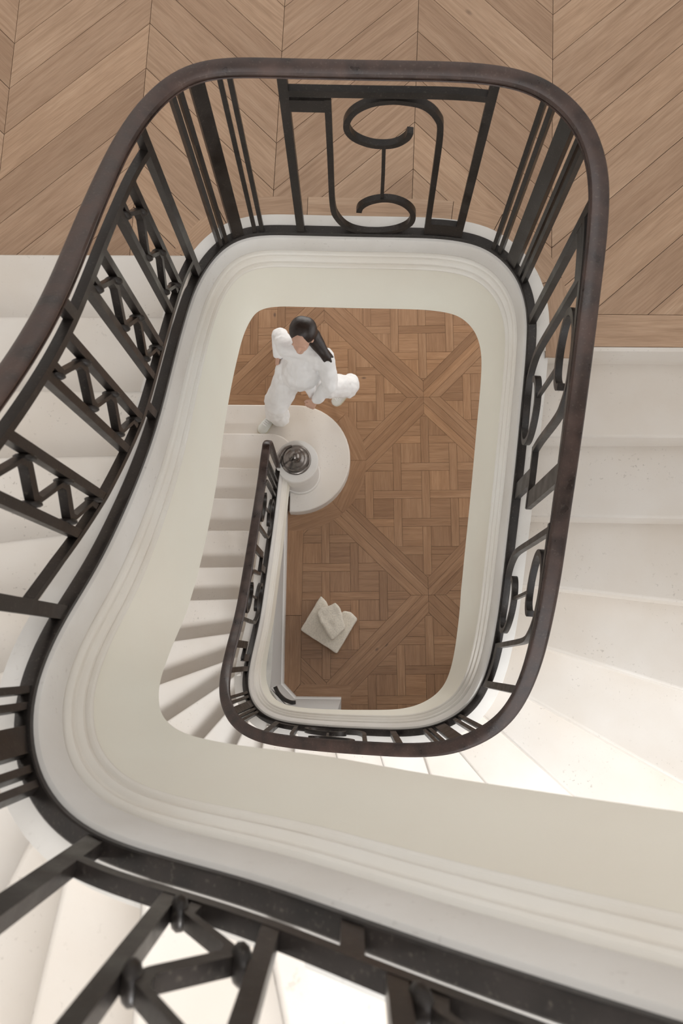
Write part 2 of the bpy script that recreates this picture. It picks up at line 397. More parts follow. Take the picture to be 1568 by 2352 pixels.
for (cx, cy) in cells:
    # panel: diamond |x|+|y|<=h2 around (cx,cy); separator half-width bw/2, frame width bw, then the lattice
    d1 = h2-bw/2/s2; d2 = d1-bw/s2
    wx_, wy_ = rot2((cx, cy), CR0, GA)
    if wx_ < -2.2 or wx_ > 2.0 or wy_ < -1.4 or wy_ > 3.9: continue
    dia = [(d2, 0), (0, d2), (-d2, 0), (0, -d2)]
    # frame boards
    for k in range(4):
        a = [(d1, 0), (0, d1), (-d1, 0), (0, -d1)]
        b = dia
        q = [a[k], a[(k+1) % 4], b[(k+1) % 4], b[k]]
        floor_board([(x+cx, y+cy) for x, y in q], R(135+90*k), 'frame_board')
    dcv = [(x+cx, y+cy) for x, y in dia]
    ext = 4
    for i in range(-ext, ext):
        for j in range(-ext, ext):
            # filler squares between lattice lines
            x0 = cx+i*lp+lw/2; y0 = cy+j*lp+lw/2; x1 = x0+lp-lw; y1 = y0+lp-lw
            q = clip_convex([(x0, y0), (x1, y0), (x1, y1), (x0, y1)], dcv)
            if q: floor_board(q, 0 if (i+j) % 2 else R(90), 'square_block')
    for i in range(-ext, ext+1):
        for j in range(-ext, ext+1):
            if (i+j) % 2 == 0: continue
            # over-under strips: at (i,j) with even sum the strip along x runs through, odd sum along y
            xx = cx+i*lp; yy = cy+j*lp
            q = clip_convex([(xx-lp+lw/2, yy-lw/2), (xx+lp-lw/2, yy-lw/2), (xx+lp-lw/2, yy+lw/2), (xx-lp+lw/2, yy+lw/2)], dcv)
            if q: floor_board(q, 0, 'lattice_strip')
            xx = cx+(i+1)*lp
            q = clip_convex([(xx-lw/2, yy-lp+lw/2), (xx+lw/2, yy-lp+lw/2), (xx+lw/2, yy+lp-lw/2), (xx-lw/2, yy+lp-lw/2)], dcv)
            if q: floor_board(q, R(90), 'lattice_strip')
# separator boards between panels, mitred at each crossing
for i in range(-3, 4):
    for j in range(-3, 5):
        if (i+j) % 2: continue
        cx, cy = i*h2, j*h2
        wx_, wy_ = rot2((cx, cy), CR0, GA)
        if wx_ < -2 or wx_ > 2.4 or wy_ < -1.5 or wy_ > 4: continue
        for sgn in (1, -1):
            q0 = (cx, cy); q1 = (cx+h2, cy+sgn*h2)
            e = bw/2/s2
            u = (s2, sgn*s2); v = (-sgn*s2, s2); hw = bw/2
            p = [(q0[0], q0[1]), (q0[0]+u[0]*hw-v[0]*hw, q0[1]+u[1]*hw-v[1]*hw), (q1[0]-u[0]*hw-v[0]*hw, q1[1]-u[1]*hw-v[1]*hw), (q1[0], q1[1]), (q1[0]-u[0]*hw+v[0]*hw, q1[1]-u[1]*hw+v[1]*hw), (q0[0]+u[0]*hw+v[0]*hw, q0[1]+u[1]*hw+v[1]*hw)]
            floor_board(p, R(45*sgn), 'frame_board')
# straight border boards along the under-stair wall and its return
board([inset([(WX-.02, .35), (BX0, .35), (BX0, AX[1]-AR-.03), (WX-.02, AX[1]-AR+.05)], .0016)], R(90), -.012, .0012, 'border_board', OAK2, floor)
board([inset([(WX-.02, WYS-.1), (BX0, BY0), (BX0, .35), (WX-.02, .35)], .0016)], R(90), -.012, .0012, 'border_board', OAK2, floor)
board([inset([(WX-.02, WYS-.1), (-.02, WYS-.1), (-.02, BY0), (BX0, BY0)], .0016)], 0, -.012, .0012, 'border_board', OAK2, floor)
# ring of border boards round the bottom step
def ring(c, r0, r1, a0, a1, n=10):
    return [(c[0]+r1*math.cos(a0+(a1-a0)*i/n), c[1]+r1*math.sin(a0+(a1-a0)*i/n)) for i in range(n+1)]+[(c[0]+r0*math.cos(a1-(a1-a0)*i/n), c[1]+r0*math.sin(a1-(a1-a0)*i/n)) for i in range(n+1)]
for a0, a1 in ((-96, -48), (-48, 2), (2, 46), (46, 92)):
    board([ring(AX, AR-.02, AR+.135, R(a0+.25), R(a1-.25))], R((a0+a1)/2+90), -.012, .0024, 'border_board', OAK2, floor)
board([inset([(XL+.05, 2.1), (-.5, 2.1), (-.5, 2.235), (XL+.05, 2.235)], .0016)], 0, -.012, .0012, 'border_board', OAK2, floor)

# ------------------------------------------------------------------ wall under the lower flight, its skirting
uw = MB()
wall_line = [(WX-.012, 1.25), (WX-.012, -.205), (-.468, WYS-.012), (-.098, WYS-.012)]
def offs(line, d):
    out = []
    for i, p in enumerate(line):
        ds = []
        if i > 0: ds.append((line[i][0]-line[i-1][0], line[i][1]-line[i-1][1]))
        if i < len(line)-1: ds.append((line[i+1][0]-line[i][0], line[i+1][1]-line[i][1]))
        ns = []
        for dx, dy in ds:
            L = math.hypot(dx, dy); ns.append((dy/L, -dx/L))
        nx = sum(q[0] for q in ns)/len(ns); ny = sum(q[1] for q in ns)/len(ns); l2 = nx*nx+ny*ny
        out.append((p[0]+nx*d/l2, p[1]+ny*d/l2))
    return out
def strip_wall(line, thick, zf):
    a = line; b = offs(line, thick); mb = MB(); rings = []
    for p, q in zip(a, b):
        z0, z1 = zf(p); rings.append([(p[0], p[1], z0), (p[0], p[1], z1), (q[0], q[1], z1), (q[0], q[1], z0)])
    return mb.loft(rings)
wl = []
for (p, q) in zip(wall_line, wall_line[1:]):
    n = max(1, int(math.hypot(q[0]-p[0], q[1]-p[1])/.12))
    wl += [(p[0]+(q[0]-p[0])*i/n, p[1]+(q[1]-p[1])*i/n) for i in range(n)]
wl.append(wall_line[-1])
def string_z(p):
    i = int(np.argmin(np.hypot(DP[:260, 0]-p[0], DP[:260, 1]-p[1]))); return DP[i, 2]
def cove_z(p):
    i = int(np.argmin(np.hypot(DP[:260, 0]-p[0], DP[:260, 1]-p[1]))); q = math.sqrt(1+SLP[i]**2)*float(np.interp(SP[i], [0, 1.3, 1.7, 2.2, 2.6, 10], [.60, .64, .82, .95, 1.0, 1.0]))
    return DP[i, 2]-.475*q-.006
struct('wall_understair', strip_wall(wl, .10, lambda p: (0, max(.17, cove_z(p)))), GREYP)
sk = []
for d0, d1, z0, z1 in ((-.012, 0, 0, .15),):
    a = offs(wall_line, -.012)
    sk = MB(); rings = []
    for p, q in zip(wall_line, offs(wall_line, -.014)):
        m_ = ((p[0]+q[0])/2, (p[1]+q[1])/2)
        rings.append([(p[0], p[1], 0), (q[0], q[1], 0), (q[0], q[1], .13), (m_[0], m_[1], .15), (p[0], p[1], .155)])
    sk.loft(rings)
struct('baseboard_understair', sk, PAINT)

# ------------------------------------------------------------------ landing floor: chevron oak
def curb_line(o, a, b, step=.04): return [at(s, 0, o)[:2] for s in srange(a, b, step)]
s_r, s_l = 4.46, 6.22
edge = curb_line(-.06, s_r, s_l)
YR, YLs = 1.234, 1.536
slab = [(XR, YR), (XR, YN), (XL, YN), (XL, YLs-.03), (edge[-1][0]-.02, YLs-.03)]
slab_poly = [(XR, YR)]+[(XR, YN), (XL, YN), (XL, YLs-.03)]+[(edge[-1][0], YLs-.03)]+[p for p in edge[::-1] if p[1] > YLs-.02 or p[0] > 0]+[(edge[0][0], YR)]
fl2 = struct('floor_landing', MB().prism(slab_poly, ZL-.30, ZL-.014), JOINT)
hole_o = -.165
hole = curb_line(hole_o, 4.56, 6.12, .06)
hole = [(hole[0][0], 0.9)]+hole+[(hole[-1][0], .9)]
hole = hole  # ccw: right side up, across the top to the left, down
RHO = R(-1.8); TH = R(43.3); CW = .5695; PV = .2105
C0 = (-.893, 2.662)
def loc2w(a, b): return rot2((a, b), C0, RHO)
tn = math.tan(TH)
for i in range(-3, 6):
    up = (i % 2 == 0)       # column i spans a in [i*CW,(i+1)*CW]; joint 0 is a ridge (planks fall away to the right)
    for k in range(-26, 36):
        b0 = k*PV
        a0, a1 = i*CW, (i+1)*CW
        y0 = b0 if up else b0-CW*tn; y1 = b0-CW*tn if up else b0
        p = [(a0, y0), (a1, y1), (a1, y1+PV), (a0, y0+PV)]
        p = [loc2w(*q) for q in p]
        p = clip(p, -1, 0, 2.14)
        if len(p) > 2: p = clip(p, 1, 0, 2.29)
        if len(p) > 2: p = clip(p, 0, 1, 4.9)
        if len(p) > 2: p = clip(p, 0, -1, -(YR+.135))
        if len(p) < 3: continue
        p = inset(p, .0011)
        if len(p) < 3: continue
        ps = minus_convex(p, hole)
        # keep the left part behind the first step of the upper flight
        ps2 = []
        for q in ps:
            if max(x for x, y in q) < -.3 or min(x for x, y in q) < -.6:
                q = clip(q, 0, -1, -(YLs+.034))
            if len(q) > 2: ps2.append(q)
        ang = RHO+(-TH if up else TH)
        board(ps2, ang, ZL-.014, ZL, 'plank', OAK, fl2)
# border boards: along the head of the right flight, along the left flight, and round the well
board([inset([(.80, YR), (2.29, YR), (2.29, YR+.135), (.80, YR+.135)], .001)], 0, ZL-.014, ZL, 'border_board', OAK, fl2)
board([inset([(-2.14, YLs-.028), (-.75, YLs-.028), (-.75, YLs+.034), (-2.14, YLs+.034)], .001)], 0, ZL-.014, ZL, 'border_board', OAK, fl2)
for a, b in ((4.46, 4.74), (4.74, 4.98), (4.98, 5.13), (5.13, 5.71), (5.71, 6.0), (6.0, 6.16)):
    q = curb_line(-.058, a+.001, b-.001)+curb_line(hole_o, a+.001, b-.001)[::-1]
    p0, p1 = at(a), at(b)
    board([q], math.atan2(p1[1]-p0[1], p1[0]-p0[0]), ZL-.014, ZL+.0008, 'border_board', OAK, fl2)

# ------------------------------------------------------------------ stone strings
def oscale(s): return float(np.interp(s, [0, 1.5, 1.8, 2.1, 2.7, 3.1, 3.6, 6.6, 7.6, 10], [.25, .22, .12, .18, .30, .60, 1.0, 1.0, 1.2, 1.3]))
def dscale(s): return float(np.interp(s, [0, 1.3, 1.7, 2.2, 2.6, 10], [.60, .64, .82, .95, 1.0, 1.0]))
P_BAND = [(-.072, -.004), (.016, -.004), (.027, -.009), (.033, -.022), (.041, -.086), (.040, -.090), (.034, -.092), (.034, -.097), (-.072, -.097)]
P_MOULD = [(-.07, -.090), (.030, -.090), (.034, -.098), (.047, -.102), (.052, -.108), (.052, -.117), (.048, -.122), (.047, -.128), (.050, -.134), (.059, -.138), (.064, -.144), (.064, -.154), (.060, -.160), (.060, -.165), (.071, -.168), (.075, -.174), (.074, -.181), (.067, -.186), (-.07, -.186)]
P_COVE = [(-.06, -.178), (.064, -.178), (.0665, -.20), (.071, -.24), (.079, -.29), (.091, -.35), (.106, -.40), (.122, -.445), (.130, -.472), (.124, -.480), (-.06, -.480)]
def sweep(prof, a, b, scale=True, step=.025):
    rings = []
    for s in srange(a, b, step):
        q = math.sqrt(1+slope(s)**2)*dscale(s) if scale else 1; k = oscale(s) if scale else 1
        rings.append([at(s, d*q, .064+(o-.064)*k if o > .064 and len(prof) == 11 else o) for o, d in prof])
    return MB().loft(rings)
lower = empty('lower_stair_flight', (-.9, 1.6, 0)); tag(lower, 'pale stone staircase curving up from the parquet hall to the chevron landing', 'staircase')
upper = empty('upper_stair_flight', (-.9, 1.5, ZL)); tag(upper, 'pale stone staircase rising from the landing along the left towards the viewer', 'staircase')
def child(o, root):
    o.parent = root; o.matrix_parent_inverse = Matrix.Translation(-Vector(root.location)); return o
S1, S2 = 4.50, 6.16
for root, a, b in ((lower, 0.0, S1), (upper, S2, LEN-.15)):
    child(sweep(P_BAND, a, b).build('string_band', CURB, auto=32), root)
    child(sweep(P_MOULD, a, b).build('string_moulding', MOULD, auto=32), root)
    child(sweep(P_COVE, a, b).build('string_cove', COVE, auto=40), root)
ls = struct('trim_1', sweep(P_BAND, S1, S2), CURB, auto=32)
sweep(P_MOULD, S1, S2).build('string_moulding', MOULD, ls, auto=32)
ls['label'] = 'moulded pale stone edge round the landing side of the stairwell'
lc = sweep(P_COVE, S1, S2).build('string_cove', COVE, ls, auto=40)

# ------------------------------------------------------------------ steps
LO = {1: ((-.5, 2.10), (-1.2, 2.10)), 2: ((-.77, 1.811), (-1.16, 1.811)), 3: ((-.75, 1.508), (-1.2, 1.508)), 4: ((-.757, 1.216), (-1.16, 1.216)), 5: ((-.78, .939), (-1.156, .936)), 6: ((-.786, .654), (-1.18, .645)), 7: ((-.812, .404), (-1.183, .391)), 8: ((-.84, .163), (-1.2, .109)), 9: ((-.85, -.021), (-1.208, -.153)), 10: ((-.847, -.172), (-1.119, -.358)), 11: ((-.789, -.336), (-.921, -.49)), 12: ((-.658, -.432), (-.697, -.514)), 13: ((-.516, -.46), (-.53, -.535)), 14: ((-.331, -.46), (-.333, -.523)), 15: ((-.105, -.46), (-.09, -.522)), 16: ((.126, -.46), (.145, -.52)), 17: ((.348, -.46), (.369, -.521)), 18: ((.538, -.459), (.60, -.53)), 19: ((.712, -.338), (.943, -.539)), 20: ((.812, -.168), (1.493, -.538)), 21: ((.85, .064), (1.456, -.116)), 22: ((.883, .316), (1.417, .259)), 23: ((.906, .605), (1.376, .601)), 24: ((.912, .908), (1.334, .911)), 25: ((.98, 1.2335), (1.3, 1.2335))}
UP = {1: ((-.709, 1.536), (-1.388, 1.536)), 2: ((-.776, 1.221), (-1.302, 1.218)), 3: ((-.767, .896), (-1.214, .893)), 4: ((-.798, .627), (-1.131, .618)), 5: ((-.79, .366), (-1.046, .33))}
for k in range(6, 19): UP[k] = LO[k+2]
IN_POLY = [tuple(p) for p in DP[::4, :2]]
def line_of(seg):
    (x0, y0), (x1, y1) = seg; L = math.hypot(x1-x0, y1-y0); return (x0, y0), ((x1-x0)/L, (y1-y0)/L)
def to_wall(p, d):
    t = 1e9
    if d[0] < -1e-6: t = min(t, (XL+.004-p[0])/d[0])
    if d[0] > 1e-6: t = min(t, (XR-.004-p[0])/d[0])
    if d[1] < -1e-6: t = min(t, (YS+.004-p[1])/d[1])
    return (p[0]+d[0]*t, p[1]+d[1]*t)
def to_string(p, d, lo, hi, off=-.03):
    best = None
    for s in np.arange(lo, hi, .01):
        x, y, _ = at(s, 0, off); rx, ry = x-p[0], y-p[1]; c = abs(rx*d[1]-ry*d[0]); f = rx*d[0]+ry*d[1]
        if not -.45 < f < .10: continue
        if best is None or c < best[0]:
            best = (c, (x, y))
    return best[1]
def corner_between(a, b):
    out = []
    if abs(a[0]-XL) < 1e-2 and abs(b[1]-YS) < 1e-2: out.append((XL+.004, YS+.004))
    if abs(a[1]-YS) < 1e-2 and abs(b[0]-XR) < 1e-2: out.append((XR-.004, YS+.004))
    return out
NOSE = .03
def make_steps(LN, ks, z0, root, lo, hi, name='step'):
    kk = sorted(LN)
    for k in ks:
        p, d = line_of(LN[k]); a_in = to_string(p, d, lo, hi) if k > 1 or z0 > 0 else None; a_out = to_wall(p, d)
        p2, d2 = line_of(LN[k+1])
        # back of the tread runs under the next nosing
        nx, ny = -d2[1], d2[0]
        cxm = ((a_out[0]+p[0])/2-p2[0])*nx+((a_out[1]+p[1])/2-p2[1])*ny
        sg = -1 if cxm > 0 else 1
        q2 = (p2[0]+nx*sg*.05, p2[1]+ny*sg*.05)
        b_in = to_string(q2, d2, lo, hi); b_out = to_wall(q2, d2)
        if k == 1 and z0 == 0:
            c, r = AX, AR
            arc = [(c[0]+r*math.cos(t), c[1]+r*math.sin(t)) for t in np.linspace(R(90), R(-95), 28)]
            poly = [(XL, 2.10)]+arc+[(arc[-1][0], 1.45), (XL, 1.45)]
        elif k == 2 and z0 == 0:
            c, r = (-.70, 1.60), .211
            arc = [(c[0]+r*math.cos(t), c[1]+r*math.sin(t)) for t in np.linspace(R(90), R(0), 10)]
            poly = [(XL, 1.811)]+arc+[(-.49, 1.40), (-.62, 1.30), (XL, 1.30)]
        else:
            poly = [a_in, a_out]+corner_between(a_out, b_out)+[b_out, b_in]
        z = z0+k*H
        th = .30 if k > 1 or z0 > 0 else .16
        if z0 == 0 and k < 3: th = k*H
        mb = MB().prism(poly, z-th, z)
        o = mb.build(name, STONE, auto=30)
        # round the nosing
        bm = bmesh.new(); bm.from_mesh(o.data)
        es = [e for e in bm.edges if all(v.co.z > z-.001 for v in e.verts)]
        bmesh.ops.bevel(bm, geom=es, offset=.012, segments=3, affect='EDGES', profile=.5)
        bm.to_mesh(o.data); bm.free()
        child(o, root)
make_steps(LO, range(1, 25), 0, lower, 0, 4.6)
child(MB().box((.745, YR-.018, ZL-.36), (XR-.004, YR-.001, ZL-.001)).build('top_riser', STONE), lower)
make_steps(UP, range(1, 18), ZL, upper, 6.1, 9.7)

# ------------------------------------------------------------------ newel drum with its finial
drum_c = (-.453, 1.497)
newel = empty('newel_pedestal', (*drum_c, H)); tag(newel, 'round white stone newel drum standing on the bottom step', 'newel')
child(MB().lathe([(0.001, H-.002), (.165, H-.002), (.165, H+.06), (.157, H+.07), (.157, .60), (.160, .62), (.166, .64), (.168, .68), (.163, .70), (.001, .70)], drum_c, 64).build('drum', CURB, auto=35), newel)
fin = tag(MB().lathe([(.001, .7005), (.116, .7005), (.118, .712), (.112, .722), (.100, .724), (.097, .734), (.094, .752), (.086, .764), (.078, .766), (.075, .772), (.060, .790), (.047, .800), (.044, .806), (.046, .820), (.045, .838), (.036, .858), (.020, .870), (.001, .874)], (drum_c[0]-.006, drum_c[1]+.006), 56).build('newel_finial', BRONZE, auto=50), 'turned dark bronze finial of concentric rings on top of the white newel drum', 'finial')

fs = smooth_line([(-.596, 1.452, .716), (-.590, 1.49, .720), (-.568, 1.545, .722), (-.535, 1.588, .722), (-.49, 1.608, .720)], 5)
rr_ = []
for i, p in enumerate(fs):
    t = Vector(fs[min(i+1, len(fs)-1)])-Vector(fs[max(i-1, 0)]); t.normalize(); n_ = Vector((-t.y, t.x, 0)); k = np.interp(i/(len(fs)-1), [0, .5, 1], [.014, .020, .010])
    rr_.append([tuple(Vector(p)+n_*x*k+Vector((0, 0, z))) for x, z in ((-1, -.0145), (1, -.0145), (1, .012), (.4, .020), (-.4, .020), (-1, .012))])
sc_ = MB().loft(rr_).build('leaf_scroll', BRONZE, fin, auto=40)

# ------------------------------------------------------------------ the iron railing
rail = empty('stair_railing', (0, 0, ZL)); tag(rail, 'dark wrought-iron railing with scrolls and moulded handrail winding round the stairwell', 'railing')
def rpart(mb, name, m=IRON, parent=None, auto=40, bevel=0):
    o = mb.build(name, m, auto=auto)
    if parent is None: return child(o, rail)
    o.parent = parent; o.matrix_parent_inverse = parent.matrix_parent_inverse.copy() if False else Matrix.Identity(4)
    return o
def vbar(s, wd, dp, h0, h1, name, parent=None, o=0, m=IRON):
    n = 2 if wd < .03 else 5; rings = []
    for q in np.linspace(s-wd/2, s+wd/2, n):
        rings.append([at(q, h0, o-dp/2), at(q, h0, o+dp/2), at(q, h1, o+dp/2), at(q, h1, o-dp/2)])
    return rpart(MB().loft(rings), name, m, parent)
def ribbon(pts, wd, dp, name, parent=None, o=0):
    """flat bar bent in the plane of the railing; pts are (s,h)"""
    P = np.array(pts, float); T = np.gradient(P, axis=0); T /= np.linalg.norm(T, axis=1)[:, None]; Nn = np.stack([-T[:, 1], T[:, 0]], 1)
    ws = wd if hasattr(wd, '__len__') else [wd]*len(P)
    rings = []
    for p, nn, w_ in zip(P, Nn, ws):
        a = p+nn*w_/2; b = p-nn*w_/2
        rings.append([at(a[0], a[1], o-dp/2), at(a[0], a[1], o+dp/2), at(b[0], b[1], o+dp/2), at(b[0], b[1], o-dp/2)])
    return rpart(MB().loft(rings), name, IRON, parent)
def hbar(a, b, h, ht, dp, name, parent=None, o=0):
    rings = []
    for s in srange(a, b, .03): rings.append([at(s, h-ht/2, o-dp/2), at(s, h-ht/2, o+dp/2), at(s, h+ht/2, o+dp/2), at(s, h+ht/2, o-dp/2)])
    return rpart(MB().loft(rings), name, IRON, parent)
# height of the handrail underside above the string line
def hr(s): return float(np.interp(s, [0, .10, .6, 1.4, 1.8, 2.1, 2.5, 2.9, 3.3, 4.3, 4.8, 6.2, 7.2, 8, 10], [.86, .86, .90, .93, .90, .86, .86, .88, .92, .96, .988, .995, .975, .95, .95]))
HSEC = []
for i in range(20):
    t = 2*math.pi*i/20; c, s_ = math.cos(t), math.sin(t)
    HSEC.append((.034*math.copysign(abs(c)**.72, c), .026+.024*math.copysign(abs(s_)**.7, s_)))
HSEC = [(x*.80, y*.62) for x, y in [(.022, 0), (.033, .003), (.0365, .010), (.034, .0155), (.0265, .0175), (.0265, .0205), (.034, .024), (.0345, .034), (.029, .044), (.018, .0485), (0, .050), (-.018, .0485), (-.029, .044), (-.0345, .034), (-.034, .024), (-.0265, .0205), (-.0265, .0175), (-.034, .0155), (-.0365, .010), (-.033, .003), (-.022, 0)]]
rings = []
for s in srange(.10, LEN-.2, .02): rings.append([at(s, hr(s)+h, o) for o, h in HSEC])
# lower end turns over and drops onto the drum
a0 = at(.10, hr(.10)+.015); a1 = at(.16, hr(.16)+.015)
tdir = Vector(a0)-Vector(a1); tdir.normalize()
end = Vector(at(.03, .02))
ctrl = [Vector(a0), Vector(a0)+tdir*.035+Vector((0, 0, .004)), Vector(a0)+tdir*.062+Vector((.004, 0, -.02)), Vector(a0)+tdir*.075+Vector((.006, 0, -.08)), Vector(a0)+tdir*.075+Vector((.006, 0, -.30)), end+Vector((0, 0, .25)), end]
cp = smooth_line([tuple(v) for v in ctrl], 6)
er = []
inn = Vector((-TP[8][1], TP[8][0], 0)).normalized()
for i in range(1, len(cp)):
    t = Vector(cp[min(i+1, len(cp)-1)])-Vector(cp[i-1]); t.normalize()
    upv = inn.cross(t).normalized()
    k = 1-.35*max(0, (i/(len(cp)-1)-.25)/.75)
    er.append([tuple(Vector(cp[i])+inn*(o*k)+upv*((h-.015)*k)) for o, h in HSEC])
if er[0][10][2] < cp[1][2]: er = [[tuple(2*np.array(cp[i+1])-np.array(p)) for p in r_][::1] for i, r_ in enumerate(er)]
rpart(MB().loft(er[::-1]+rings), 'handrail', RAILM, auto=35)
# base rail on the string
BSEC = [(-.018, -.008), (.018, -.008), (.018, .012), (.015, .015), (-.015, .015), (-.018, .012)]
rpart(MB().loft([[at(s, h, o) for o, h in BSEC] for s in srange(.03, LEN-.2, .02)]), 'base_rail', IRON, auto=35)
# thin strap under the handrail that takes the bars
rpart(MB().loft([[at(s, hr(s)-.003+h, o) for o, h in ((-.012, 0), (.012, 0), (.012, .008), (-.012, .008))] for s in srange(.16, LEN-.2, .02)]), 'top_strap', IRON, auto=35)

POST = .030; THIN = .0165
def post(s, name='post', wd=POST, dp=.026): return vbar(s, wd, dp, .01, hr(s), name)
def corner(ss):
    t1, t2, w0, w1, t3, t4 = ss
    for t in (t1, t2, t3, t4): vbar(t, THIN, .022, .01, hr(t), 'thin_baluster')
    rings = []
    for q in np.linspace(w0, w1, 6): rings.append([at(q, .01, -.011), at(q, .01, .011), at(q, hr(q), .011), at(q, hr(q), -.011)])
    rpart(MB().loft(rings), 'broad_baluster')
LOWS = [(0, .80), (0, .541), (0, .229), (-.016, .125), (-.055, .052), (-.113, .018), (-.186, .014), (-.255, .038), (-.301, .09), (-.308, .165), (-.282, .225), (-.237, .262), (-.188, .270), (-.139, .250), (-.108, .214), (-.100, .178)]
UPS = [(-.372, .02), (-.367, .405), (-.361, .70), (-.343, .782), (-.298, .838), (-.236, .858), (-.186, .860), (-.131, .845), (-.085, .808), (-.060, .758), (-.059, .707), (-.083, .661), (-.131, .628), (-.181, .620), (-.224, .632), (-.255, .668), (-.264, .702)]
def scroll_panel(a, kind='closed', hs=1.0, wsc=1.0):
    """scroll panel whose uphill upright stands at s=a"""
    pan = empty('scroll_panel'); pan.parent = rail; pan.matrix_parent_inverse = Matrix.Translation(-Vector(rail.location))
    top = hr(a-.18)-.118
    k = top/.865*hs
    def L(P, cut=None): return [(a+x*wsc, h*k) for x, h in P]
    low = smooth_line(L([(0, .868)]+LOWS), 4); upp = smooth_line(L([(-.372, .02 if kind != 'open' else .345)]+UPS[1:]), 4)
    if kind == 'open': upp = smooth_line(L([(-.380, .345), (-.370, .45)]+UPS[2:]), 4)
    ribbon(low, .021, .024, 'lower_scroll', pan); ribbon(upp, .021, .024, 'upper_scroll', pan)
    ribbon([(a-.181*wsc, .612*k), (a-.184*wsc, .45*k), (a-.185*wsc, .272*k)], .013, .014, 'stem', pan)
    return pan, k
def landing_panel(a, pl, pr):
    """pl: uphill post, pr: downhill post"""
    pan, k = scroll_panel(a)
    post(pl); post(pr)
    hbar(pr+POST/2, pl-POST/2, .895*k, .030, .024, 'cross_bar', pan)
    hbar(a-.010, pl-POST/2, .835*k, .06, .024, 'corner_plate', pan)
    hbar(pr+POST/2, a-.362, .058, .085, .024, 'corner_plate', pan)
landing_panel(5.597, 5.73, 5.098)
corner((6.072, 6.043, 5.962, 6.010, 5.916, 5.886))
corner((4.943, 4.913, 4.820, 4.872, 4.786, 4.757))
post(6.235)
# right flight: two scroll panels with a key between
post(4.595); post(3.155)
pA, kA = scroll_panel(4.43, 'open'); pB, kB = scroll_panel(3.702)
hbar(3.72, 4.58, .895*kA, .028, .030, 'cross_bar', pA); hbar(3.17, 3.72, .895*kB, .028, .030, 'cross_bar', pB)
hbar(4.42, 4.58, .835*kA, .06, .024, 'corner_plate', pA)
hbar(3.17, 3.34, .058, .085, .024, 'corner_plate', pB)
def key(sl0, sl1, wl, wu, wd, pan, k):
    hbar(sl0, sl1, .34*k, .022, .024, 'key_bar', pan)
    vbar(wl, wd, .020, .01, .345*k, 'key_plate', pan)
    vbar(wu, wd, .020, .335*k, .885*k, 'key_plate', pan)
key(3.845, 4.06, 3.957, 3.872, .062, pA, kA)
# foot run of the lower flight
landing_panel(2.483, 2.632, 1.992)
corner((2.966, 2.936, 2.838, 2.888, 2.812, 2.785))
corner((1.845, 1.818, 1.755, 1.800, 1.728, 1.700))
# left run of the lower flight
post(1.552)
pC, kC = scroll_panel(1.252, 'open', 1, .88); pD, kD = scroll_panel(.632, 'closed', 1, .97)
key(.79, .93, .868, .785, .045, pC, kC)
key(1.395, 1.49, 1.482, 1.402, .045, pC, kC)
hbar(.645, 1.54, .895*kC, .026, .028, 'cross_bar', pC); hbar(.16, .645, .895*kD, .026, .028, 'cross_bar', pD)
for s in (.205, .150): vbar(s, .02, .024, .01, hr(s), 'thin_baluster')

# upper flight: slanted rails with zigzag panels
def hlow(s): return float(np.interp(s, [6.2, 7.0, 7.3, 7.5, 7.65, 8.15, 8.5, 8.75, 10], [.140, .140, .180, .235, .25, .142, .142, .138, .138]))
def zigzag(a, b):
    """a<b : the two uprights"""
    pan = empty('zigzag_panel'); pan.parent = rail; pan.matrix_parent_inverse = Matrix.Translation(-Vector(rail.location))
    vbar(a, .024, .024, hlow(a), .865, 'upright', pan); vbar(b, .024, .024, hlow(b), .865, 'upright', pan)
    d = b-a; x0 = a+d*.26; x1 = b-d*.26
    pts = [(x1-.002, .86), (x1, .80), (x0, .735), (x0, .69), (x1, .555), (x1, .525), (x0, .46), (x0, .42), (x1, .29), (x1, .26), (x0, .195), (x0+.004, .15)]
    P = []
    for i, p in enumerate(pts):      # rounded bends
        if 0 < i < len(pts)-1:
            for t in (-.14, -.05): P.append(tuple(np.array(p)+(np.array(p)-np.array(pts[i-1]))*t))
            for t in (.05, .14): P.append(tuple(np.array(p)+(np.array(pts[i+1])-np.array(p))*t))
        else: P.append(p)
    e_ = hlow((a+b)/2)-.13
    P = [(x, h+e_*(1-h/.87)) for x, h in P]
    ribbon(P, .017, .022, 'zigzag_bar', pan)
    for side, hs in ((0, (.712, .44, .175)), (1, (.812, .54, .275))):
        for h in [q+e_*(1-q/.87) for q in hs]:
            s0 = a+.012 if side == 0 else x1+.006; s1 = x0-.006 if side == 0 else b-.012
            sm = (s0+s1)/2; mb = MB(); rings = []
            prof = [(-.5, .006), (-.46, .014), (-.28, .022), (0, .025), (.28, .022), (.46, .014), (.5, .006)]
            for u_, r_ in prof:
                rings.append([at(sm+(s1-s0)*1.25*u_, h+r_*math.cos(t), r_*math.sin(t)) for t in np.linspace(0, 2*math.pi, 12, endpoint=False)])
            rpart(mb.loft(rings), 'knuckle', IRON, pan, auto=60)
    return pan
for a_, b_ in ((6.25, 7.605), (8.195, LEN-.25)):
    for hf in (hlow, lambda s: .872):
        rpart(MB().loft([[at(s, hf(s)+dh, o) for o, dh in ((-.013, -.014), (.013, -.014), (.013, .014), (-.013, .014))] for s in srange(a_, b_, .025)]), 'parallel_rail')
post(7.62, wd=.034); post(8.18, wd=.034)
for a, b in ((6.383, 6.520), (6.690, 6.825), (6.995, 7.125), (7.300, 7.425), (8.367, 8.518), (8.672, 8.823), (8.977, 9.128)): zigzag(a, b)
corner((8.002, 7.967, 7.875, 7.934, 7.834, 7.799))
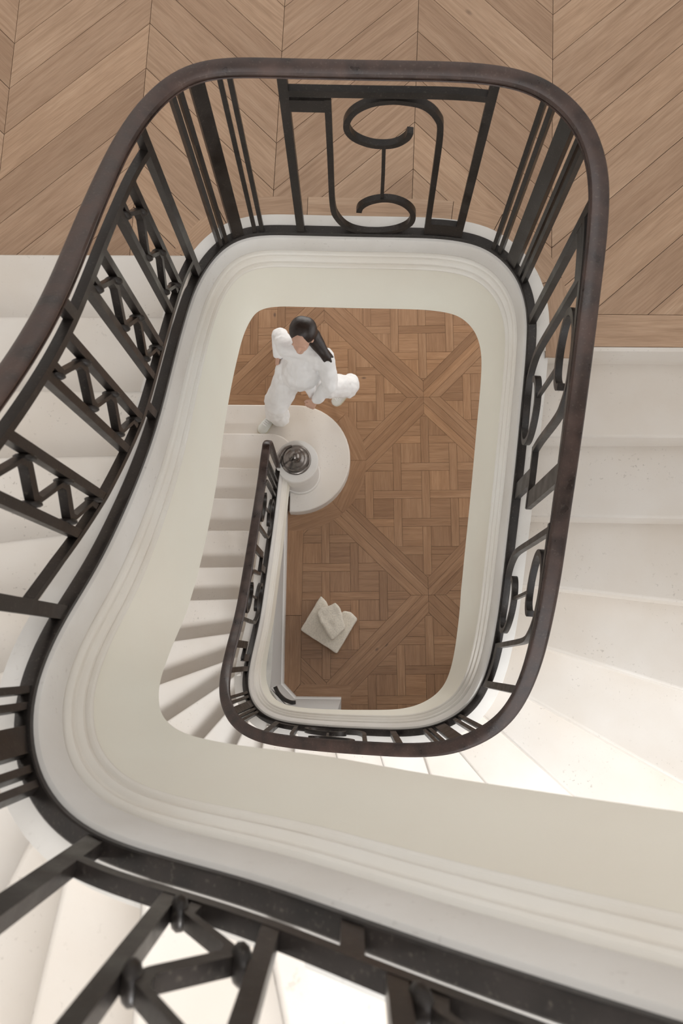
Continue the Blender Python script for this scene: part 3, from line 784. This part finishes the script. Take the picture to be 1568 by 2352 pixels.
for s in (6.937, 8.622): vbar(s, .030, .026, .01, hlow(s)-.012, 'stub'); vbar(s, .030, .026, .885, hr(s), 'stub')

# ------------------------------------------------------------------ soft shapes: overlapping volumes fused into one surface
def capsule(mb, p, q, r0, r1, n=14, flat=None):
    p, q = Vector(p), Vector(q); d = q-p; L = d.length; d.normalize() if L > 1e-6 else None
    if L < 1e-6: d = Vector((0, 0, 1))
    x = d.orthogonal().normalized(); y = d.cross(x); rings = []
    for i in range(1, 5):
        t = math.pi/2*i/5; rings.append((p-d*r0*math.cos(t), r0*math.sin(t)))
    for i in range(7):
        t = i/6; rings.append((p+(q-p)*t, r0+(r1-r0)*t))
    for i in range(4, 0, -1):
        t = math.pi/2*i/5; rings.append((q+d*r1*math.cos(t), r1*math.sin(t)))
    mb.loft([[tuple(c+(x*math.cos(a)+y*math.sin(a))*rr) for a in [2*math.pi*j/n for j in range(n)]] for c, rr in rings])
def ellip(mb, c, rad, rot=None, n=18):
    rot = rot or Matrix.Identity(3); rings = []
    for i in range(1, n):
        t = math.pi*i/n; rings.append([tuple(Vector(c)+rot @ Vector((rad[0]*math.sin(t)*math.cos(a), rad[1]*math.sin(t)*math.sin(a), -rad[2]*math.cos(t)))) for a in [2*math.pi*j/n for j in range(n)]])
    mb.loft(rings)
def fuse(mb, name, m, parent=None, vox=.008, smooth=6, extra=None):
    me = mb.mesh(name); o = bpy.data.objects.new(name, me); COL.objects.link(o)
    r = o.modifiers.new('r', 'REMESH'); r.mode = 'VOXEL'; r.voxel_size = vox; r.use_smooth_shade = True
    if smooth:
        s = o.modifiers.new('s', 'SMOOTH'); s.factor = .5; s.iterations = smooth
    bpy.context.view_layer.update()
    dg = bpy.context.evaluated_depsgraph_get(); me2 = bpy.data.meshes.new_from_object(o.evaluated_get(dg))
    o.modifiers.clear(); o.data = me2; bpy.data.meshes.remove(me); me2.name = name
    me2.materials.clear(); me2.materials.append(m)
    if extra: extra(me2)
    me2.polygons.foreach_set('use_smooth', [True]*len(me2.polygons)); me2.update()
    if parent is not None: child(o, parent)
    return o

# ------------------------------------------------------------------ the woman on the bottom step
person = empty('person', (-.45, 2.08, 0)); tag(person, 'person in loose white shirt and wide white trousers stepping onto the bottom step', 'person')
V = Vector
head = V((-.375, 2.165, 1.585)); neck = V((-.368, 2.195, 1.43))
shL, shR = V((-.222, 2.105, 1.355)), V((-.508, 2.185, 1.355))
chest = V((-.365, 2.15, 1.24)); waist = V((-.395, 2.105, 1.06)); pel = V((-.425, 2.115, .95))
hipL, hipR = V((-.352, 2.115, .91)), V((-.498, 2.13, .91))
kneR, ankR = V((-.625, 2.0, .58)), V((-.685, 1.985, .25))
kneL, ankL = V((-.25, 2.155, .50)), V((-.045, 2.255, .20))
elL, wrL = V((-.192, 1.985, 1.09)), V((-.300, 1.918, .93))
elR, wrR = V((-.565, 2.345, 1.13)), V((-.585, 2.245, 1.00))
fd = V((-.24, -.95, .06)).normalized(); sd = fd.cross(V((0, 0, 1))).normalized(); ud = sd.cross(fd)
HR_ = Matrix((sd, fd, ud)).transposed()      # local x = her side, y = forward, z = up
def hp(x, y, z): return tuple(head+HR_ @ V((x, y, z)))
b = MB()
ellip(b, head+HR_ @ V((0, -.010, .025)), (.073, .092, .088), HR_); ellip(b, head+HR_ @ V((0, .022, -.045)), (.056, .066, .075), HR_)
capsule(b, hp(0, .078, .0), hp(0, .098, -.028), .008, .013)                    # nose
ellip(b, head+HR_ @ V((0, .080, -.066)), (.022, .010, .009), HR_)              # lips
ellip(b, head+HR_ @ V((0, .060, -.100)), (.028, .024, .022), HR_)              # chin
for sx in (-1, 1):
    ellip(b, head+HR_ @ V((sx*.074, -.004, -.01)), (.010, .020, .030), HR_)    # ears
    ellip(b, head+HR_ @ V((sx*.030, .074, .018)), (.024, .010, .008), HR_)     # brow
capsule(b, hp(0, -.015, -.06), neck, .050, .054)
capsule(b, neck, chest, .06, .10); capsule(b, chest, pel, .10, .10)
capsule(b, shL, shR, .05, .05)
for a, e, wr_ in ((shL, elL, wrL), (shR, elR, wrR)):
    capsule(b, a, e, .043, .036); capsule(b, e, wr_, .036, .024)
def hand(wr_, dirv, palm, side):
    """palm and five fingers; dirv: along the hand, palm: where the palm faces, side: towards the thumb"""
    dirv = dirv.normalized(); side = (side-dirv*side.dot(dirv)).normalized(); palm = dirv.cross(side) if dirv.cross(side).dot(palm) > 0 else side.cross(dirv)
    for t in (-.5, 0, .5): capsule(b, wr_, wr_+dirv*.075+side*.026*t*1.6, .018, .0145)
    for t, L in ((.030, .060), (.010, .068), (-.011, .064), (-.030, .050)):
        k0 = wr_+dirv*.082+side*t; k1 = k0+dirv*L*.50+palm*L*.22; k2 = k1+dirv*L*.22+palm*L*.42
        capsule(b, k0, k1, .0092, .0085, 10); capsule(b, k1, k2, .0085, .0072, 10)
    t0 = wr_+dirv*.028+side*.024; t1 = t0+side*.030+dirv*.030; t2 = t1+dirv*.028+palm*.012
    capsule(b, t0, t1, .0125, .010, 10); capsule(b, t1, t2, .010, .008, 10)
hand(wrL, V((-.42, -.30, -.62)), V((-.4, .5, .2)), V((-.6, .2, .2)))
hand(wrR, V((-.15, -.75, -.5)), V((.8, 0, -.2)), V((.1, -.5, .6)))
for hp_, kn, an in ((hipL, kneL, ankL), (hipR, kneR, ankR)):
    capsule(b, hp_, kn, .078, .052); capsule(b, kn, an, .052, .036)
capsule(b, hipL, hipR, .085, .085)
fuse(b, 'body', SKIN, person, .0065, 3)
# shirt
b = MB()
capsule(b, neck+V((0, .0, -.05)), chest, .085, .135); capsule(b, chest, waist, .135, .150); capsule(b, waist, pel+V((0, 0, .03)), .145, .148)
capsule(b, shL, shR, .068, .068); capsule(b, shL+V((-.03, 0, -.06)), shR+V((.03, 0, -.06)), .085, .085)
for a, e, wr_ in ((shL, elL, wrL), (shR, elR, wrR)):
    capsule(b, a, e, .068, .060); capsule(b, e, wr_+(wr_-e)*-.06, .060, .043)
def collar(mb):
    for sgn in (-1, 1): capsule(mb, neck+sd*.055*sgn+V((0, 0, -.015)), neck+fd*.075+sd*.022*sgn+V((0, 0, -.05)), .014, .016)
    capsule(mb, neck+sd*.055-fd*.02+V((0, 0, -.01)), neck-fd*.055+V((0, 0, .005)), .015, .016); capsule(mb, neck-sd*.055-fd*.02+V((0, 0, -.01)), neck-fd*.055+V((0, 0, .005)), .015, .016)
collar(b)
capsule(b, pel+V((.08, -.09, -.02)), pel+V((.09, -.14, -.08)), .05, .035)       # loose shirt tail
fo = bpy.data.textures.new('folds', 'CLOUDS'); fo.noise_scale = .11; fo.noise_depth = 2
def fold(amount):
    from mathutils import noise
    def f(me):
        for v in me.vertices:
            n_ = noise.noise(v.co*V((9, 9, 4)).length*0+V((v.co.x*17, v.co.y*17, v.co.z*7)))+.5*noise.noise(V((v.co.x*36, v.co.y*36, v.co.z*14)))
            v.co += v.normal*n_*amount
    return f
fuse(b, 'shirt', COTTON, person, .009, 5, fold(.010))
# trousers: wide legs
b = MB()
capsule(b, hipL+V((0, 0, .03)), hipR+V((0, 0, .03)), .115, .115)
capsule(b, hipR, kneR, .112, .104); capsule(b, kneR, ankR+V((.025, .005, .06)), .098, .092)
capsule(b, ankR+V((.055, -.005, .06)), ankR+V((.055, -.015, .01)), .078, .086)
capsule(b, hipL, kneL, .112, .100); capsule(b, kneL, ankL+V((-.02, -.01, .03)), .098, .092)
capsule(b, ankL+V((-.015, -.05, .03)), ankL+V((.0, .035, .04)), .062, .062)
fuse(b, 'trousers', COTTON, person, .010, 5, fold(.012))
# hair: cap with a middle parting, tail blown over her left shoulder
b = MB()
for sgn in (-1, 1):
    ellip(b, head+HR_ @ V((sgn*.016, -.036, .042)), (.080, .094, .086), HR_)
    ellip(b, head+HR_ @ V((sgn*.056, -.050, .0)), (.038, .062, .075), HR_)
ellip(b, head+HR_ @ V((0, -.072, -.01)), (.085, .060, .090), HR_)
ellip(b, head+HR_ @ V((0, -.026, .052)), (.060, .088, .070), HR_)
tail = [head+HR_ @ V((.02, -.075, -.02)), V((-.305, 2.195, 1.52)), V((-.265, 2.150, 1.47)), V((-.232, 2.110, 1.44)), V((-.205, 2.085, 1.415))]
for i, (p, q) in enumerate(zip(tail, tail[1:])): capsule(b, p, q, .068-.010*i, .060-.010*i)
for dx, dy, dz in ((.03, -.03, -.02), (-.02, -.035, .0), (.04, .01, -.03), (.01, .03, .0)):
    capsule(b, tail[2]+V((dx, dy, dz))*.5, tail[4]+V((dx, dy, dz))*.9, .020, .010)
fuse(b, 'hair', HAIR, person, .007, 3)
# shoes
def shoe(heel, toe, up):
    d = (toe-heel); L = d.length; d.normalize(); up = (up-d*up.dot(d)).normalized(); sdv = d.cross(up)
    def prof(t): return np.interp(t, [0, .12, .35, .6, .8, .93, 1], [.024, .033, .032, .040, .043, .034, .015])
    def hgt(t): return np.interp(t, [0, .1, .3, .5, .75, .95, 1], [.07, .085, .085, .068, .05, .036, .022])
    m1 = MB(); r = []
    for t in np.linspace(0, 1, 16):
        c = heel+d*L*t; w_, h_ = prof(t), hgt(t)
        r.append([tuple(c+sdv*(w_*x)+up*(.018+h_*z)) for x, z in ((-1, 0), (-1, .4), (-.8, .75), (-.4, .97), (0, 1), (.4, .97), (.8, .75), (1, .4), (1, 0))])
    m1.loft(r); o = child(m1.build('shoe', SHOE, auto=60), person)
    m2 = MB(); r = []
    for t in np.linspace(0, 1, 16):
        c = heel+d*(L*(t*1.03-.015)); w_ = prof(t)+.005
        r.append([tuple(c+sdv*(w_*x)+up*z) for x, z in ((-1, .001), (-1, .022), (1, .022), (1, .001))])
    m2.loft(r); s_ = m2.build('sole', SOLE, auto=40); s_.parent = o
    m3 = MB()
    for t in (.42, .5, .58, .66):
        c = heel+d*L*t; h_ = hgt(t)+.018
        r = [[tuple(c+d*.004*a+sdv*x+up*(h_+z)) for a, z in ((-1, -.002), (1, -.002), (1, .004), (-1, .004))] for x in (-.02, 0, .02)]
        m3.loft(r)
    l_ = m3.build('laces', COTTON); l_.parent = o
shoe(V((-.675, 2.015, .160)), V((-.800, 1.850, .160)), V((0, 0, 1)))
shoe(V((-.045, 2.265, .135)), V((-.185, 2.155, .012)), V((-.55, -.45, 1)))

# ------------------------------------------------------------------ cream floor cushion with a small pillow on it
base = [(-.432, .226), (-.136, .042), (.030, .325), (-.030, .375), (-.085, .385), (-.120, .350), (-.200, .385), (-.222, .455), (-.272, .502)]
cu = tag(fuse(MB().prism(base, .002, .175), 'floor_cushion', BOUCLE, None, .010, 4, fold(.003)), 'cream quilted square floor cushion with a scooped edge on the parquet', 'cushion')
pil_out = [(-.300, .345), (-.272, .400), (-.200, .412), (-.150, .446), (-.112, .398), (-.064, .238), (-.175, .140)]
pb = MB().prism(pil_out, .195, .33)
pl = tag(fuse(pb, 'small_pillow', BOUCLE, None, .010, 14, fold(.007)), 'small crumpled cream pillow lying on top of the square floor cushion', 'pillow')
zmin = min(v.co.z for v in pl.data.vertices); ztop = max(v.co.z for v in cu.data.vertices)
for v in pl.data.vertices: v.co.z += ztop-zmin-.004

# ------------------------------------------------------------------ dark curved bar in the corner under the flight
cb = MB(); rings = []
ZB = 1.08
arc = [V((-.545, -.195, ZB)), V((-.522, -.240, ZB)), V((-.480, -.280, ZB)), V((-.432, -.300, ZB)), V((-.400, -.300, ZB))]
ap = smooth_line([tuple(p) for p in arc], 5)
for i, p in enumerate(ap):
    t = V(ap[min(i+1, len(ap)-1)])-V(ap[max(i-1, 0)]); t.normalize(); nn = V((-t.y, t.x, 0))
    rings.append([tuple(V(p)+nn*x+V((0, 0, z))) for x, z in ((-.012, -.03), (.012, -.03), (.012, .03), (-.012, .03))])
tag(cb.loft(rings).build('corner_bar', IRON, auto=40), 'dark curved metal bar in the white corner beneath the lower flight', 'bar')
